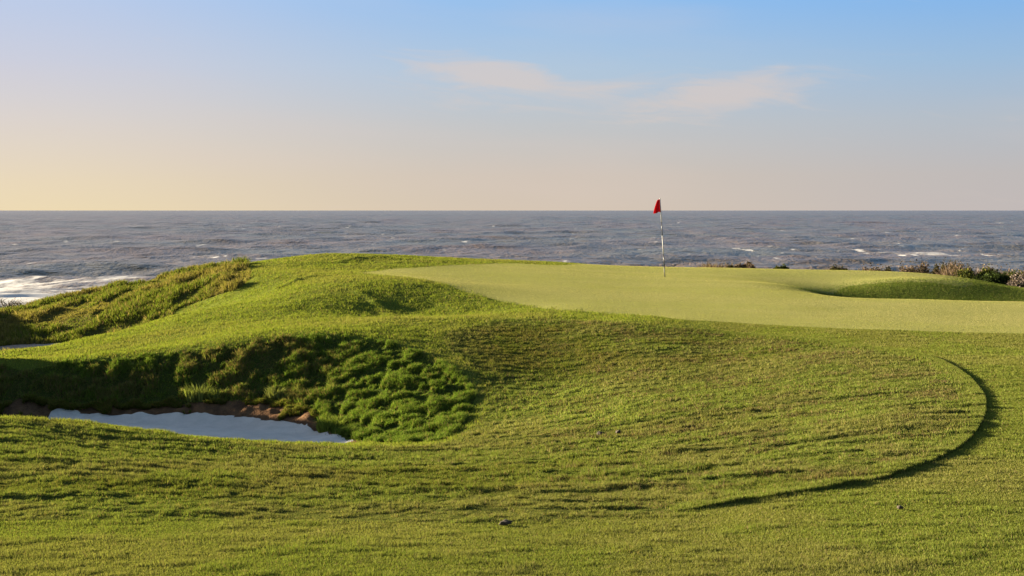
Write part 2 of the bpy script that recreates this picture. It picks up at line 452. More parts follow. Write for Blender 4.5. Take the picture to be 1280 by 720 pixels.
M_FAIR = turf_mat('fairway_turf', (.085, .095, .012), (.10, .105, .016), (.11, .10, .028), 1.6)
M_ROUGH = turf_mat('rough_turf', (.050, .065, .012), (.062, .072, .016), (.075, .065, .028), 2.2)
M_GREEN = turf_mat('green_turf', (.17, .175, .055), (.19, .19, .065), (.18, .17, .06), .8, .3, 220)
M_BANK = turf_mat('bank_thatch', (.030, .045, .010), (.045, .055, .014), (.06, .045, .02), 4)
M_NAT = turf_mat('native_thatch', (.05, .058, .014), (.07, .062, .022), (.09, .07, .035), 1.5)
M_HILL = turf_mat('hill_turf', (.070, .095, .014), (.09, .105, .02), (.10, .095, .03), 1.4)
M_SOIL = turf_mat('bunker_soil', (.075, .045, .028), (.125, .072, .04), (.03, .02, .013), 5, 1.0, 22)

def sand_mat():
    m, t, out = material('bunker_sand')
    pos = t.node('ShaderNodeNewGeometry').outputs['Position']
    n = t.noise(pos, 5, 6, .65)
    col = t.mix(t.smooth(n, .3, .7), (.43, .41, .385), (.52, .49, .46))
    col = t.mix(t.math('MULTIPLY', t.smooth(t.noise(pos, 60, 3, .7), .62, .72), .5), col, (.26, .21, .16))
    b = t.node('ShaderNodeBump'); b.inputs['Strength'].default_value = .5; b.inputs['Distance'].default_value = .03
    t.put(b.inputs['Height'], t.math('ADD', t.noise(pos, 14, 5, .6), t.math('MULTIPLY', t.noise(pos, 90, 2, .6), .3)))
    p = t.node('ShaderNodeBsdfPrincipled'); p.inputs['Roughness'].default_value = .95
    p.inputs['Specular IOR Level'].default_value = .1
    t.put(p.inputs['Base Color'], col); t.put(p.inputs['Normal'], b.outputs[0])
    t.l.new(p.outputs[0], out.inputs[0])
    return m
M_SAND = sand_mat()


M_STRIP = turf_mat('shaded_dirty_sand', (.26, .21, .185), (.33, .28, .25), (.14, .10, .08), 3, .8, 40)  # dull sand with dirt specks; the strip's shade is put into the colour


def leaf_mat(name, trans=.4, lie=0.0):
    m, t, out = material(name)
    a = t.node('ShaderNodeAttribute', attribute_name='tint')
    d = t.node('ShaderNodeBsdfDiffuse'); tr = t.node('ShaderNodeBsdfTranslucent')
    t.put(d.inputs[0], a.outputs['Color'])
    if lie:
        g = t.node('ShaderNodeAttribute', attribute_name='lie').outputs['Vector']
        nn = t.node('ShaderNodeNewGeometry').outputs['Normal']
        vm = t.node('ShaderNodeVectorMath', operation='SCALE'); t.put(vm.inputs[0], nn); vm.inputs['Scale'].default_value = 1 - lie
        vs = t.node('ShaderNodeVectorMath', operation='SCALE'); t.put(vs.inputs[0], g); vs.inputs['Scale'].default_value = lie
        va = t.node('ShaderNodeVectorMath', operation='ADD'); t.l.new(vm.outputs[0], va.inputs[0]); t.l.new(vs.outputs[0], va.inputs[1])
        vn = t.node('ShaderNodeVectorMath', operation='NORMALIZE'); t.l.new(va.outputs[0], vn.inputs[0])
        t.l.new(vn.outputs[0], d.inputs['Normal'])
    t.put(tr.inputs[0], t.mix(1.0, a.outputs['Color'], (1.0, 1.05, .55), 'MULTIPLY'))
    mx = t.node('ShaderNodeMixShader'); mx.inputs[0].default_value = trans
    t.l.new(d.outputs[0], mx.inputs[1]); t.l.new(tr.outputs[0], mx.inputs[2])
    t.l.new(mx.outputs[0], out.inputs[0])
    return m
M_BLADE = leaf_mat('grass_blade', .35, .45)
M_TURF = leaf_mat('rough_blade', .3, .58)
M_MOWN = leaf_mat('mown_blade', .3, .62)
M_LEAF = leaf_mat('shrub_leaf', .25)

def plain(name, col, rough=.6, nscale=20, var=.25):
    m, t, out = material(name)
    pos = t.node('ShaderNodeTexCoord').outputs['Object']
    c = t.mix(t.smooth(t.noise(pos, nscale, 4), .3, .7), col, tuple(x * (1 - var) for x in col))
    p = t.node('ShaderNodeBsdfPrincipled'); p.inputs['Roughness'].default_value = rough
    t.put(p.inputs['Base Color'], c)
    t.l.new(p.outputs[0], out.inputs[0])
    return m

# ------------------------------------------------------------------ ground meshes
uu = np.concatenate([[-6, -4, -2.6, -1.8, -1.3, -1.0, -.88, -.8, -.74], np.arange(-.70, .7401, FU), [.78, .82, .9, 1.0, 1.3, 1.8, 2.6, 4, 6]])
vv = np.arange(V0, V1 - .01, FD)
Yr = np.exp(vv)
Yrows = np.concatenate([[-30, -15, -7, -3, -1, 0.5, 2, 3.0], Yr, [54, 58, 63, 70, 80, 95]])
UU, YY = np.meshgrid(uu, Yrows)
VV = np.log(np.clip(YY, 3.4, 51.9))
uc = np.clip(UU, -.699, .739)
# snap table vertices onto the outlines so that edges run clean
core = (UU > -.699) & (UU < .739) & (YY > 3.42) & (YY < 51)
Us, Vs = UU.copy(), VV.copy()
for poly in (ROUGH, GREEN, SAND, BANK, SOILP):
    b = np.roll(poly, -1, 0)
    for p0, p1 in zip(poly, b):
        L = np.linalg.norm(p1 - p0)
        for t in np.arange(0, 1, max(.02, min(1, .5 * FU / max(L, 1e-9)))):
            s = p0 + t * (p1 - p0)
            j = int(round((s[1] - V0) / FD)) + 8
            i = int(round((s[0] + .70) / FU)) + 9
            if 9 < i < len(uu) - 10 and 9 < j < len(Yrows) - 8:
                Us[j, i], Vs[j, i] = s
UU = np.where(core, Us, UU); VV = np.where(core, Vs, VV); YY = np.where(core, np.exp(VV), YY)
uc = np.clip(UU, -.699, .739)
ZZ = ground_z(uc, VV)
side = -UU - .70
ZZ -= np.where(side > 0, .12 * np.minimum(side, 2) * sstep(YY, 6, 20) * (UU < 0), 0)      # the land falls away to the left
ZZ = np.where(YY < 3.4, .2, ZZ)
drop = sstep(YY, 50, 80)
ZZ = ZZ * (1 - drop) + (SEA - 3) * drop
XX = UU * np.maximum(YY, 3.4)
GV_ = np.stack([XX, YY, ZZ], -1).reshape(-1, 3)
nr, nc = XX.shape
idx = np.arange(nr * nc).reshape(nr, nc)
quads = np.stack([idx[:-1, :-1], idx[:-1, 1:], idx[1:, 1:], idx[1:, :-1]], -1)
cu = (UU[:-1, :-1] + UU[1:, 1:] + UU[:-1, 1:] + UU[1:, :-1]) / 4; cv = (VV[:-1, :-1] + VV[1:, 1:] + VV[:-1, 1:] + VV[1:, :-1]) / 4
cz = zone_at(np.clip(cu, -.699, .739), cv)
yc = (YY[:-1, :-1] + YY[1:, 1:]) / 2
cz = np.where(cz == Z_HOLLOW_SHADE, HILL, cz)
cz = np.where((yc < 3.5), Z_FAIR, cz)
cz = np.where(yc > 50, Z_NATIVE, cz)
for val, name, mat in ((HILL, 'hill', M_HILL), (Z_ROUGH, 'rough_ground', M_ROUGH), (Z_GREEN, 'putting_green', M_GREEN), (Z_SAND, 'bunker_sand', M_SAND),
                       (Z_BANK, 'bunker_bank', M_BANK), (Z_NATIVE, 'native_ground', M_NAT), (Z_STRIP, 'sand_strip', M_STRIP), (Z_FAIR, 'fairway', M_FAIR), (Z_SOIL, 'bunker_face', M_SOIL)):
    f = quads[cz == val]
    used, inv = np.unique(f, return_inverse=True)
    o = mesh_obj(name, GV_[used], inv.reshape(-1, 4), mat)
    tag(o, kind='structure')

# ------------------------------------------------------------------ grass
#@GRASS
# density per unit of (bearing x log distance); blade width grows with distance so that cover stays even
Q = 1.0
def scatter(n, u0, u1, v0, v1):
    return rng.uniform(u0, u1, int(n * Q)), rng.uniform(v0, v1, int(n * Q))


def blades(name, u, v, h, wk, lean, col, seg=1, sink=.004, bias=(0, 0), spread=1.0, mat=None):
    mat = mat or M_BLADE
    """one sheet of individual blades; h, lean and col per blade"""
    n = len(u)
    Y = np.exp(v); x = u * Y
    z = ground_z(u, v) - sink
    w = np.maximum(.0028, wk * Y) * rng.uniform(.7, 1.3, n)
    az = rng.uniform(0, 2 * math.pi, n)
    wd = np.stack([np.cos(az), np.sin(az)], 1) * (w / 2)[:, None]
    la = rng.uniform(0, 2 * math.pi, n)
    lv = np.stack([np.cos(la), np.sin(la)], 1) * (lean * rng.uniform(.2, 1, n) * spread)[:, None] + np.array(bias)[None] * lean[:, None]
    tip = lv * h[:, None]
    th = h * np.sqrt(np.clip(1 - (lv ** 2).sum(1) * .6, .15, 1))
    b = np.stack([x, Y], 1)
    if seg == 1:
        V = np.empty((n, 3, 3), np.float32)
        V[:, 0, :2] = b - wd; V[:, 1, :2] = b + wd; V[:, 2, :2] = b + tip
        V[:, :2, 2] = z[:, None]; V[:, 2, 2] = z + th
        Fc = np.arange(n * 3, dtype=np.int32).reshape(n, 3)
        o = mesh_obj(name, V.reshape(-1, 3), Fc, mat, smooth=False)
        fattr(o, 'tint', np.repeat(col, 3, 0))
    else:
        V = np.empty((n, 5, 3), np.float32)
        mid = tip * .35
        V[:, 0, :2] = b - wd; V[:, 1, :2] = b + wd
        V[:, 2, :2] = b + mid - wd * .75; V[:, 3, :2] = b + mid + wd * .75; V[:, 4, :2] = b + tip
        V[:, :2, 2] = z[:, None]; V[:, 2:4, 2] = (z + th * .62)[:, None]; V[:, 4, 2] = z + th
        k = np.arange(n, dtype=np.int32)[:, None] * 5
        o = mesh_obj(name, V.reshape(-1, 3), [np.concatenate([k, k + 1, k + 3, k + 2], 1), np.concatenate([k + 2, k + 3, k + 4], 1)], mat, smooth=False)
        fattr(o, 'tint', np.repeat(col, 5, 0))
    e = .06
    gx = (zbase(u + e / Y, v) - zbase(u - e / Y, v)) / (2 * e)
    v2, v1 = np.log(Y + e), np.log(Y - e)
    gy = (zbase(x / (Y + e), v2) - zbase(x / (Y - e), v1)) / (2 * e)
    N = np.stack([-gx, -gy, np.ones_like(gx)], 1); N /= np.linalg.norm(N, axis=1)[:, None]
    at_ = o.data.attributes.new('lie', 'FLOAT_VECTOR', 'POINT')
    at_.data.foreach_set('vector', np.repeat(N, 3 if seg == 1 else 5, 0).astype(np.float32).ravel())
    tag(o, kind='stuff')
    return o


def tint(n, base, var, dry, pdry, x=None, y=None, patch=None, seed=1, ps=1.0):
    """blade colours: a living green with its own variation, some dry blades, some patches of another green"""
    c = np.array(base)[None] * rng.uniform(1 - var, 1 + var, (n, 1)) * rng.uniform(.93, 1.07, (n, 3))
    if patch is not None:
        k = sstep(fbm(x * ps, y * ps, seed, 4), .42, .62)[:, None]
        c = c * (1 - k) + np.array(patch)[None] * rng.uniform(1 - var, 1 + var, (n, 1)) * k
    d = rng.uniform(0, 1, n) < pdry
    c[d] = np.array(dry)[None] * rng.uniform(.7, 1.2, (int(d.sum()), 1))
    return c


def zone_pts(n, zones, v0, v1, fuzz=0):
    u, v = scatter(int(n * 1.37), -.68, .73, v0, v1) if n < 4e6 else scatter(n, -.57, .54, v0, v1)
    k = np.isin(zone_at(u + rng.normal(0, fuzz, len(u)), v + rng.normal(0, fuzz, len(u))), zones)
    u, v = u[k], v[k]
    Y = np.exp(v)
    return u, v, u * Y, Y

LG = math.log
DRY = (.22, .17, .075)
# fairway
u, v, x, y = zone_pts(1900000, [Z_FAIR], LG(4.2), LG(23))
n = len(u)
h = (.013 + .012 * sstep(fbm(x * 5, y * 9, 23, 3), .45, .75)) * rng.uniform(.6, 1.3, n)
blades('fairway_grass', u, v, h, .0009, np.full(n, .75), tint(n, (.152, .176, .036), .22, DRY, .07, x, y, (.172, .174, .048), 21, .9), mat=M_MOWN)
# green
u, v, x, y = zone_pts(1000000, [Z_GREEN], LG(17.5), LG(44), .005)
n = len(u)
blades('putting_green_grass', u, v, .009 * rng.uniform(.7, 1.2, n), .0009, np.full(n, .6), tint(n, (.285, .272, .090), .1, DRY, .04, x + 2 * y, y * 3, (.335, .300, .125), 22, .25), mat=M_MOWN)
# rough; it runs out into the fairway turf low on the left and stands clear of it along the arc
u, v, x, y = zone_pts(2000000, [Z_ROUGH], LG(6), LG(22))
n = len(u)
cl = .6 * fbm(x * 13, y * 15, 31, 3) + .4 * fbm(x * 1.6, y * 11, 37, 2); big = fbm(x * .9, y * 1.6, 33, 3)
runout = (1 - sstep(u, .10, .26)) * (1 - sstep(y, 6.3, 8.6))
tall = sstep(u, .12, .30)
h = (.014 + .028 * sstep(cl, .44, .66) * (1 - .35 * tall) + .010 * big) * (1 - .4 * runout) * rng.uniform(.65, 1.2, n)
CR = tint(n, (.134, .158, .034), .3, DRY, .11, x, y, (.150, .152, .044), 34, 1.3)
dk = sstep(fbm(x * .35 + .2, y * .7, 45, 3), .35, .6) * np.clip(sstep(y, 15.2, 16.6) * (1 - sstep(y, 18.6, 19.6)) * sstep(u, -.06, .0) * (1 - sstep(u, .2, .3)) + .7 * sstep(y, 7.3, 7.9) * (1 - sstep(y, 9.2, 10.2)), 0, 1)  # darker olive turf; the tint also carries slope and furrow shade
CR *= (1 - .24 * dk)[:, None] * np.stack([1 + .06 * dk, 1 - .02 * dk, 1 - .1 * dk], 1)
pl = sstep(y, 11.6, 12.8) * (1 - sstep(y, 14.6, 15.6)) * sstep(u, -.04, .01) * (1 - sstep(u, .08, .16))  # brighter tint stands in for sunlight along the valley floor
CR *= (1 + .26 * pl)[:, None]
br = rng.uniform(0, 1, n) < .5 * sstep(fbm(x * 2.3, y * 3.2, 39, 4, .6), .5, .68) * sstep(u, -.1, .15)
CR[br] = np.array((.145, .108, .052)) * rng.uniform(.6, 1.15, (int(br.sum()), 1))
blades('rough_grass', u, v, h, .0009, np.full(n, .8), CR * (1 - .28 * (1 - sstep(cl, .38, .55))[:, None] * np.array((1, .9, 1))[None]), sink=.006, mat=M_TURF)  # low gaps between tufts tinted darker, as painted shade
b2 = np.roll(ROUGH, -1, 0)
eu, ev = [], []
for p0, p1 in zip(ROUGH, b2):
    if min(p0[0], p1[0]) < .14: continue
    Ym = math.exp(p0[1]); L = np.linalg.norm(p1 - p0) * Ym
    k = int(L * 9000)
    t = rng.uniform(0, 1, k)[:, None]; pp = p0 + (p1 - p0) * t
    nrm = np.array([-(p1 - p0)[1], (p1 - p0)[0]]); nrm /= np.linalg.norm(nrm)
    w = np.minimum(rng.exponential(.05, k), .25) / Ym
    for sg in (1, -1):
        qv = pp + nrm * (sg * w)[:, None]
        keep = zone_at(qv[:, 0], qv[:, 1]) == Z_ROUGH
        eu.append(qv[keep, 0]); ev.append(qv[keep, 1])
u2, v2 = np.concatenate(eu), np.concatenate(ev)
n = len(u2); edge = sstep(u2, .13, .24)
blades('rough_edge_grass', u2, v2, (.022 + .022 * edge - .005 * sstep(u2, .36, .40)) * rng.uniform(.5, 1.15, n), .0008, np.full(n, .3), tint(n, (.130, .152, .032), .3, DRY, .10), sink=.006, mat=M_TURF)
# hillside and the fringe round the green
u, v, x, y = zone_pts(1200000, [HILL], LG(8), LG(46), .004)
n = len(u)
cl = fbm(x * 5, y * 4, 41, 3)
fringe = sstep(u, .08, .2)
h = (.014 + (.012 + .022 * sstep(cl, .4, .7)) * (1 - fringe)) * rng.uniform(.65, 1.2, n)
c = tint(n, (.165, .190, .032), .22, DRY, .07, x, y, (.180, .184, .042), 44, .5)
k = (fringe * .6)[:, None]
c = c * (1 - k) + np.array((.20, .20, .05)) * rng.uniform(.85, 1.1, (n, 1)) * k
blades('hillside_grass', u, v, h, .0009, np.full(n, .75), c, sink=.005, mat=M_MOWN)
u, v, x, y = zone_pts(900000, [Z_HOLLOW_SHADE], LG(28), LG(40), .014)
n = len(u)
blades('hollow_shade_grass', u, v, .022 * rng.uniform(.6, 1.3, n), .0009, np.full(n, .7), tint(n, (.108, .134, .030), .25, DRY, .05), sink=.005, mat=M_MOWN)  # dark tint adds shade that the slope alone does not get
# bunker bank
u, v, x, y = zone_pts(2900000, [Z_BANK], LG(12), LG(18.5), .0015)
n = len(u)
cl = fbm(x * 6, y * 7, 3, 3)
h = (.020 + .065 * sstep(cl, .44, .62)) * rng.uniform(.5, 1.25, n)
left = 1 - sstep(x, -3.6, -2.0)
c = tint(n, (.095, .138, .022), .35, (.19, .15, .06), .12)
br = (rng.uniform(0, 1, n) < left * .36 * sstep(fbm(x * 2.2, y * 2.2, 52), .36, .6))
h[br] *= 1.25
c[br] = np.array((.14, .108, .046)) * rng.uniform(.6, 1.2, (int(br.sum()), 1))
blades('bunker_bank_grass', u, v, h, .0005, np.full(n, .85), c, seg=2, sink=.01, bias=(.25, -.2))
# grass hanging over the dirt face
u, v, x, y = zone_pts(5000000, [Z_SOIL], LG(15.0), LG(16.4))
k = (zone_at(u, v + .006) == Z_BANK) | (fbm(x * 4, y * 4, 57, 3) > .66)
k &= (fbm(x * 5, y * 5, 58, 2) > .42)
u, v, x, y = u[k], v[k], x[k], y[k]
n = len(u)
blades('overhanging_grass', u, v, .06 * rng.uniform(.4, 1.3, n), .00085, np.full(n, .9), tint(n, (.095, .12, .018), .3, (.17, .125, .05), .4), seg=2, sink=.01, bias=(.1, -.6))
# rough bank beyond the ridge
u, v, x, y = zone_pts(700000, [Z_NATIVE], LG(24), LG(46))
n = len(u)
cl = fbm(x * 1.5, y * 1.2, 5, 3)
h = (.04 + .12 * sstep(cl, .4, .65)) * rng.uniform(.4, 1.2, n) * (1 + .6 * sstep(u, -.262, -.243))
blades('native_bank_grass', u, v, h, .0008, np.full(n, .75), tint(n, (.098, .115, .020), .3, (.20, .15, .065), .16, x, y, (.140, .120, .034), 54, .6), seg=2, sink=.01)

# ------------------------------------------------------------------ sea
ys = [60.0]
while ys[-1] < 5000: ys.append(ys[-1] + max(.6, .0058 * ys[-1]))
while ys[-1] < 90000: ys.append(ys[-1] * 1.08)
ys = np.array(ys)
us = np.concatenate([[-3, -2, -1.4, -1, -.8], np.arange(-.66, .661, .0012), [.8, 1, 1.4, 2, 3]])
SU, SY = np.meshgrid(us, ys)
SX = SU * SY
ds = np.maximum(.6, .0058 * SY); ds = np.maximum(ds, .0012 * SY); ds = np.where(SY > 5000, .08 * SY, ds)
hz = np.zeros_like(SX); dx = np.zeros_like(SX); dy = np.zeros_like(SX); jac = np.zeros_like(SX)
wr = np.random.default_rng(4)
NW = 56
lam = np.exp(np.linspace(LG(2.6), LG(75), NW))
amp = lam ** .85 * np.where(lam > 40, .8, 1)
amp *= .43 * math.sqrt(2) / np.sqrt((amp ** 2).sum())
gust = fbm(SX / 90, SY / 160, 61, 3)
for L, a in zip(lam, amp):
    th = wr.normal(-math.pi / 2 + .35, .55)
    kx, ky = math.cos(th) * 2 * math.pi / L, math.sin(th) * 2 * math.pi / L
    ph = kx * SX + ky * SY + wr.uniform(0, 6.283)
    k = 2 * math.pi / L
    wgt = a * sstep(L / ds, 2.2, 4.5)
    hz += wgt * np.sin(ph)
    dx += wgt * math.cos(th) * np.cos(ph) * .9; dy += wgt * math.sin(th) * np.cos(ph) * .9
    jac += wgt * k * np.sin(ph)
foam = .8 * sstep(jac + (gust - .5) * 1.3, .50, .9)
# broken water: surf under the left bank, ragged foam off the right shore
surf = .62 * sstep(fbm(SX / 9, SY / 7, 63, 6, .68) + .40 * np.exp(-((SY - 140) / 30) ** 2) * sstep(-SX, 26, 52), .56, .98)
lace = sstep(fbm(SX / 22, SY / 26, 65, 5, .6), .52, .75) * np.exp(-((SY - 290) / 110) ** 2) * sstep(SX, 60, 110)
lace2 = sstep(fbm(SX / 30, SY / 40, 67, 5, .6), .58, .8) * np.exp(-((SY - 190) / 90) ** 2) * .5
caps = sstep(fbm(SX / 3.6, SY / 9, 71, 3, .55) + .16 * (fbm(SX / 120, SY / 260, 72, 2) - .5), .725, .85) * sstep(SY, 120, 260) * .62
foam = np.clip(foam + caps * (1 - .5 * sstep(SY, 1500, 4000)) + surf * np.exp(-((SY - 135) / 50) ** 2) + lace * .7 + lace2, 0, 1)
SV = np.stack([SX + dx, SY + dy, SEA + hz], -1).reshape(-1, 3)
nr, nc = SX.shape
idx = np.arange(nr * nc).reshape(nr, nc)
SQ = np.stack([idx[:-1, :-1], idx[:-1, 1:], idx[1:, 1:], idx[1:, :-1]], -1).reshape(-1, 4)
m, t, out = material('sea_water')
geo = t.node('ShaderNodeNewGeometry').outputs['Position']
p = t.node('ShaderNodeBsdfPrincipled')
t.put(p.inputs['Base Color'], t.mix(t.smooth(t.noise(geo, .02, 3), .35, .65), (.090, .060, .038), (.068, .060, .040)))
p.inputs['Roughness'].default_value = .28
p.inputs['IOR'].default_value = 1.33
p.inputs['Specular Tint'].default_value = (1.0, .86, .72, 1)
b = t.node('ShaderNodeBump'); b.inputs['Strength'].default_value = 1.0; b.inputs['Distance'].default_value = 1.0
hgt = t.math('ADD', t.math('MULTIPLY', t.noise(geo, .9, 4, .6), .55), t.math('MULTIPLY', t.noise(geo, .16, 4, .6), 1.6))
t.put(b.inputs['Height'], hgt)
t.l.new(b.outputs[0], p.inputs['Normal'])
fa = t.node('ShaderNodeAttribute', attribute_name='foam').outputs['Fac']
fn = t.noise(geo, .55, 8, .75)
fm = t.smooth(t.math('ADD', fa, t.math('MULTIPLY', t.math('SUBTRACT', fn, .5), 1.3)), .30, .85)
fm = t.math('MULTIPLY', fm, t.smooth(fa, .02, .2))
fd = t.node('ShaderNodeBsdfDiffuse'); t.put(fd.inputs[0], (.52, .50, .48))
ms = t.node('ShaderNodeMixShader')
t.put(ms.inputs[0], fm); t.l.new(p.outputs[0], ms.inputs[1]); t.l.new(fd.outputs[0], ms.inputs[2])
t.l.new(ms.outputs[0], out.inputs[0])
sea = mesh_obj('sea', SV, SQ, m)
fattr(sea, 'foam', foam.ravel(), 'FLOAT')
tag(sea, kind='structure')

# ------------------------------------------------------------------ flagstick
def tube(path, radii, k=10, cap=True):
    path = np.asarray(path, float); n = len(path)
    V = []; Fq = []; Ft = []
    for i in range(n):
        d = path[min(i + 1, n - 1)] - path[max(i - 1, 0)]; d = d / np.linalg.norm(d)
        a = np.cross(d, [0, 1, 0]) if abs(d[1]) < .9 else np.cross(d, [1, 0, 0]); a /= np.linalg.norm(a); c = np.cross(d, a)
        for j in range(k):
            t = 2 * math.pi * j / k
            V.append(path[i] + radii[i] * (a * math.cos(t) + c * math.sin(t)))
    for i in range(n - 1):
        for j in range(k):
            Fq.append((i * k + j, i * k + (j + 1) % k, (i + 1) * k + (j + 1) % k, (i + 1) * k + j))
    if cap:
        V.append(path[0]); V.append(path[-1]); s, e = n * k, n * k + 1
        for j in range(k):
            Ft.append((s, (j + 1) % k, j)); Ft.append((e, (n - 1) * k + j, (n - 1) * k + (j + 1) % k))
    return np.array(V), np.array(Fq), np.array(Ft)


def empty(name, loc):
    o = bpy.data.objects.new(name, None)
    COL.objects.link(o)
    o.location = loc
    o.empty_display_size = .2
    return o


def at(px, py):
    u, v = ground_uv(px, py)
    Y = math.exp(v)
    return (u * Y, Y, float(ground_z(np.array([u]), np.array([v]))[0]))


M_WHITE = plain('white_paint', (.33, .32, .31), .6)
M_BLACK = plain('black_paint', (.03, .03, .035), .4)
M_POLE = plain('weathered_pole', (.075, .07, .035), .6)
m, t, out = material('red_cloth')
w = t.noise(t.mapping(t.node('ShaderNodeTexCoord').outputs['Object'], (1, 1, .4)), 180, 2)
d = t.node('ShaderNodeBsdfDiffuse'); tr = t.node('ShaderNodeBsdfTranslucent')
c = t.mix(w, (.50, .012, .02), (.66, .02, .035)); t.put(d.inputs[0], c); t.put(tr.inputs[0], c)
mx = t.node('ShaderNodeMixShader'); mx.inputs[0].default_value = .3
t.l.new(d.outputs[0], mx.inputs[1]); t.l.new(tr.outputs[0], mx.inputs[2]); t.l.new(mx.outputs[0], out.inputs[0])
M_RED = m

hx, hy, hz0 = at(831, 346)
fs = empty('flagstick', (hx, hy, hz0))
tag(fs, 'tall golf flagstick with red flag standing in the hole on the putting green', 'flagstick')
K = hy / F                                  # metres per sightline step at the hole
ptop = (346.5 - 249) * K
lean = -6.0 * K
pt = lambda z: (lean * z / ptop, 0, z)
V, q4, q3 = tube([pt(-.02), pt(.27)], [.015, .015]); mesh_obj('pole', V, [q4, q3], M_POLE, fs)
zs = [.27, .62, 1.12, 1.48, ptop]
for i, (mt, nm) in enumerate(((M_BLACK, 'black_band'), (M_WHITE, 'white_band'), (M_BLACK, 'black_band'), (M_WHITE, 'white_band'))):
    V, q4, q3 = tube([pt(zs[i]), pt(zs[i + 1])], [.0145 - .001 * i, .0135 - .001 * i]); mesh_obj(nm, V, [q4, q3], mt, fs)
V, q4, q3 = tube([pt(ptop), pt(ptop + .004), pt(ptop + .012), pt(ptop + .016)], [.010, .016, .014, .004]); mesh_obj('cap', V, [q4, q3], M_WHITE, fs)
# limp cloth gathered in folds below its top corner
ns, nt_ = 36, 26
s = np.linspace(0, 1, ns)[None, :]; tt = np.linspace(0, 1, nt_)[:, None]
wid = .075 + .125 * tt ** .8
fx = -s * wid + .012 * np.sin(s * 9 + tt * 2)
fy = (.014 + .034 * tt) * np.sin(s * 3.1 * math.pi + .6 * tt) * (s ** .4)
fz = ptop - .004 - tt * (.36 + .03 * s) - .03 * s * (1 - tt) + .012 * np.sin(s * 6) * tt
fx = fx + lean * (fz - 0) / ptop
V = np.stack([fx + 0 * fz, fy + 0 * fz, fz], -1).reshape(-1, 3)
idx = np.arange(ns * nt_).reshape(nt_, ns)
fo = mesh_obj('flag', V, np.stack([idx[:-1, :-1], idx[:-1, 1:], idx[1:, 1:], idx[1:, :-1]], -1).reshape(-1, 4), M_RED, fs)
so = fo.modifiers.new('thickness', 'SOLIDIFY'); so.thickness = .003

# ------------------------------------------------------------------ shrubs on the cliff edge
def shrub(name, loc, rad, hgt, nleaf, cols, label, cat, group, leaf=.05, nst=9, lobes=7, seed=0, name_fol='foliage'):
    g = np.random.default_rng(1000 + seed)
    root = empty(name, loc)
    tag(root, label, cat, group)
    Vs, Fs, Fts, o_ = [], [], [], 0
    tips = []
    for k in range(nst):
        a = g.uniform(0, 6.283); r = rad * math.sqrt(g.uniform(.1, 1)) * .9; hh = hgt * g.uniform(.6, .98) * (1 - .35 * (r / rad) ** 2)
        e = np.array([r * math.cos(a), r * math.sin(a), hh]); mid = e * np.array([.35, .35, .5]) + g.normal(0, .03, 3)
        V, q4, q3 = tube([(0, 0, -.12), mid, e], [.02, .012, .004], 5, False)
        Vs.append(V); Fs.append(q4 + o_); o_ += len(V); tips.append(e)
        for b in range(3):
            e2 = mid + (e - mid) * g.uniform(.2, .9) + g.normal(0, rad * .22, 3)
            V, q4, q3 = tube([mid + (e - mid) * g.uniform(.0, .6), e2], [.008, .003], 4, False)
            Vs.append(V); Fs.append(q4 + o_); o_ += len(V); tips.append(e2)
    mesh_obj('stem', np.concatenate(Vs), np.concatenate(Fs), M_STEM, root)
    if nleaf:
        tips = np.array(tips)
        c = tips[g.integers(0, len(tips), nleaf)] + g.normal(0, 1, (nleaf, 3)) * np.array([rad * .16, rad * .16, hgt * .12])
        c[:, 2] = np.abs(c[:, 2]) * g.uniform(.75, 1, nleaf)
        d1 = g.normal(0, 1, (nleaf, 3)); d1 /= np.linalg.norm(d1, axis=1)[:, None]
        d2 = np.cross(d1, g.normal(0, 1, (nleaf, 3))); d2 /= np.linalg.norm(d2, axis=1)[:, None]
        L = leaf * g.uniform(.6, 1.4, (nleaf, 1))
        V = np.stack([c - d1 * L, c - d2 * L * .45, c + d1 * L, c + d2 * L * .45], 1).reshape(-1, 3)
        o = mesh_obj(name_fol, V, np.arange(nleaf * 4).reshape(-1, 4), M_LEAF, root, smooth=False)
        cc = np.array(cols)[g.integers(0, len(cols), nleaf)] * g.uniform(.65, 1.3, (nleaf, 1))
        fattr(o, 'tint', np.repeat(cc, 4, 0))
    return root


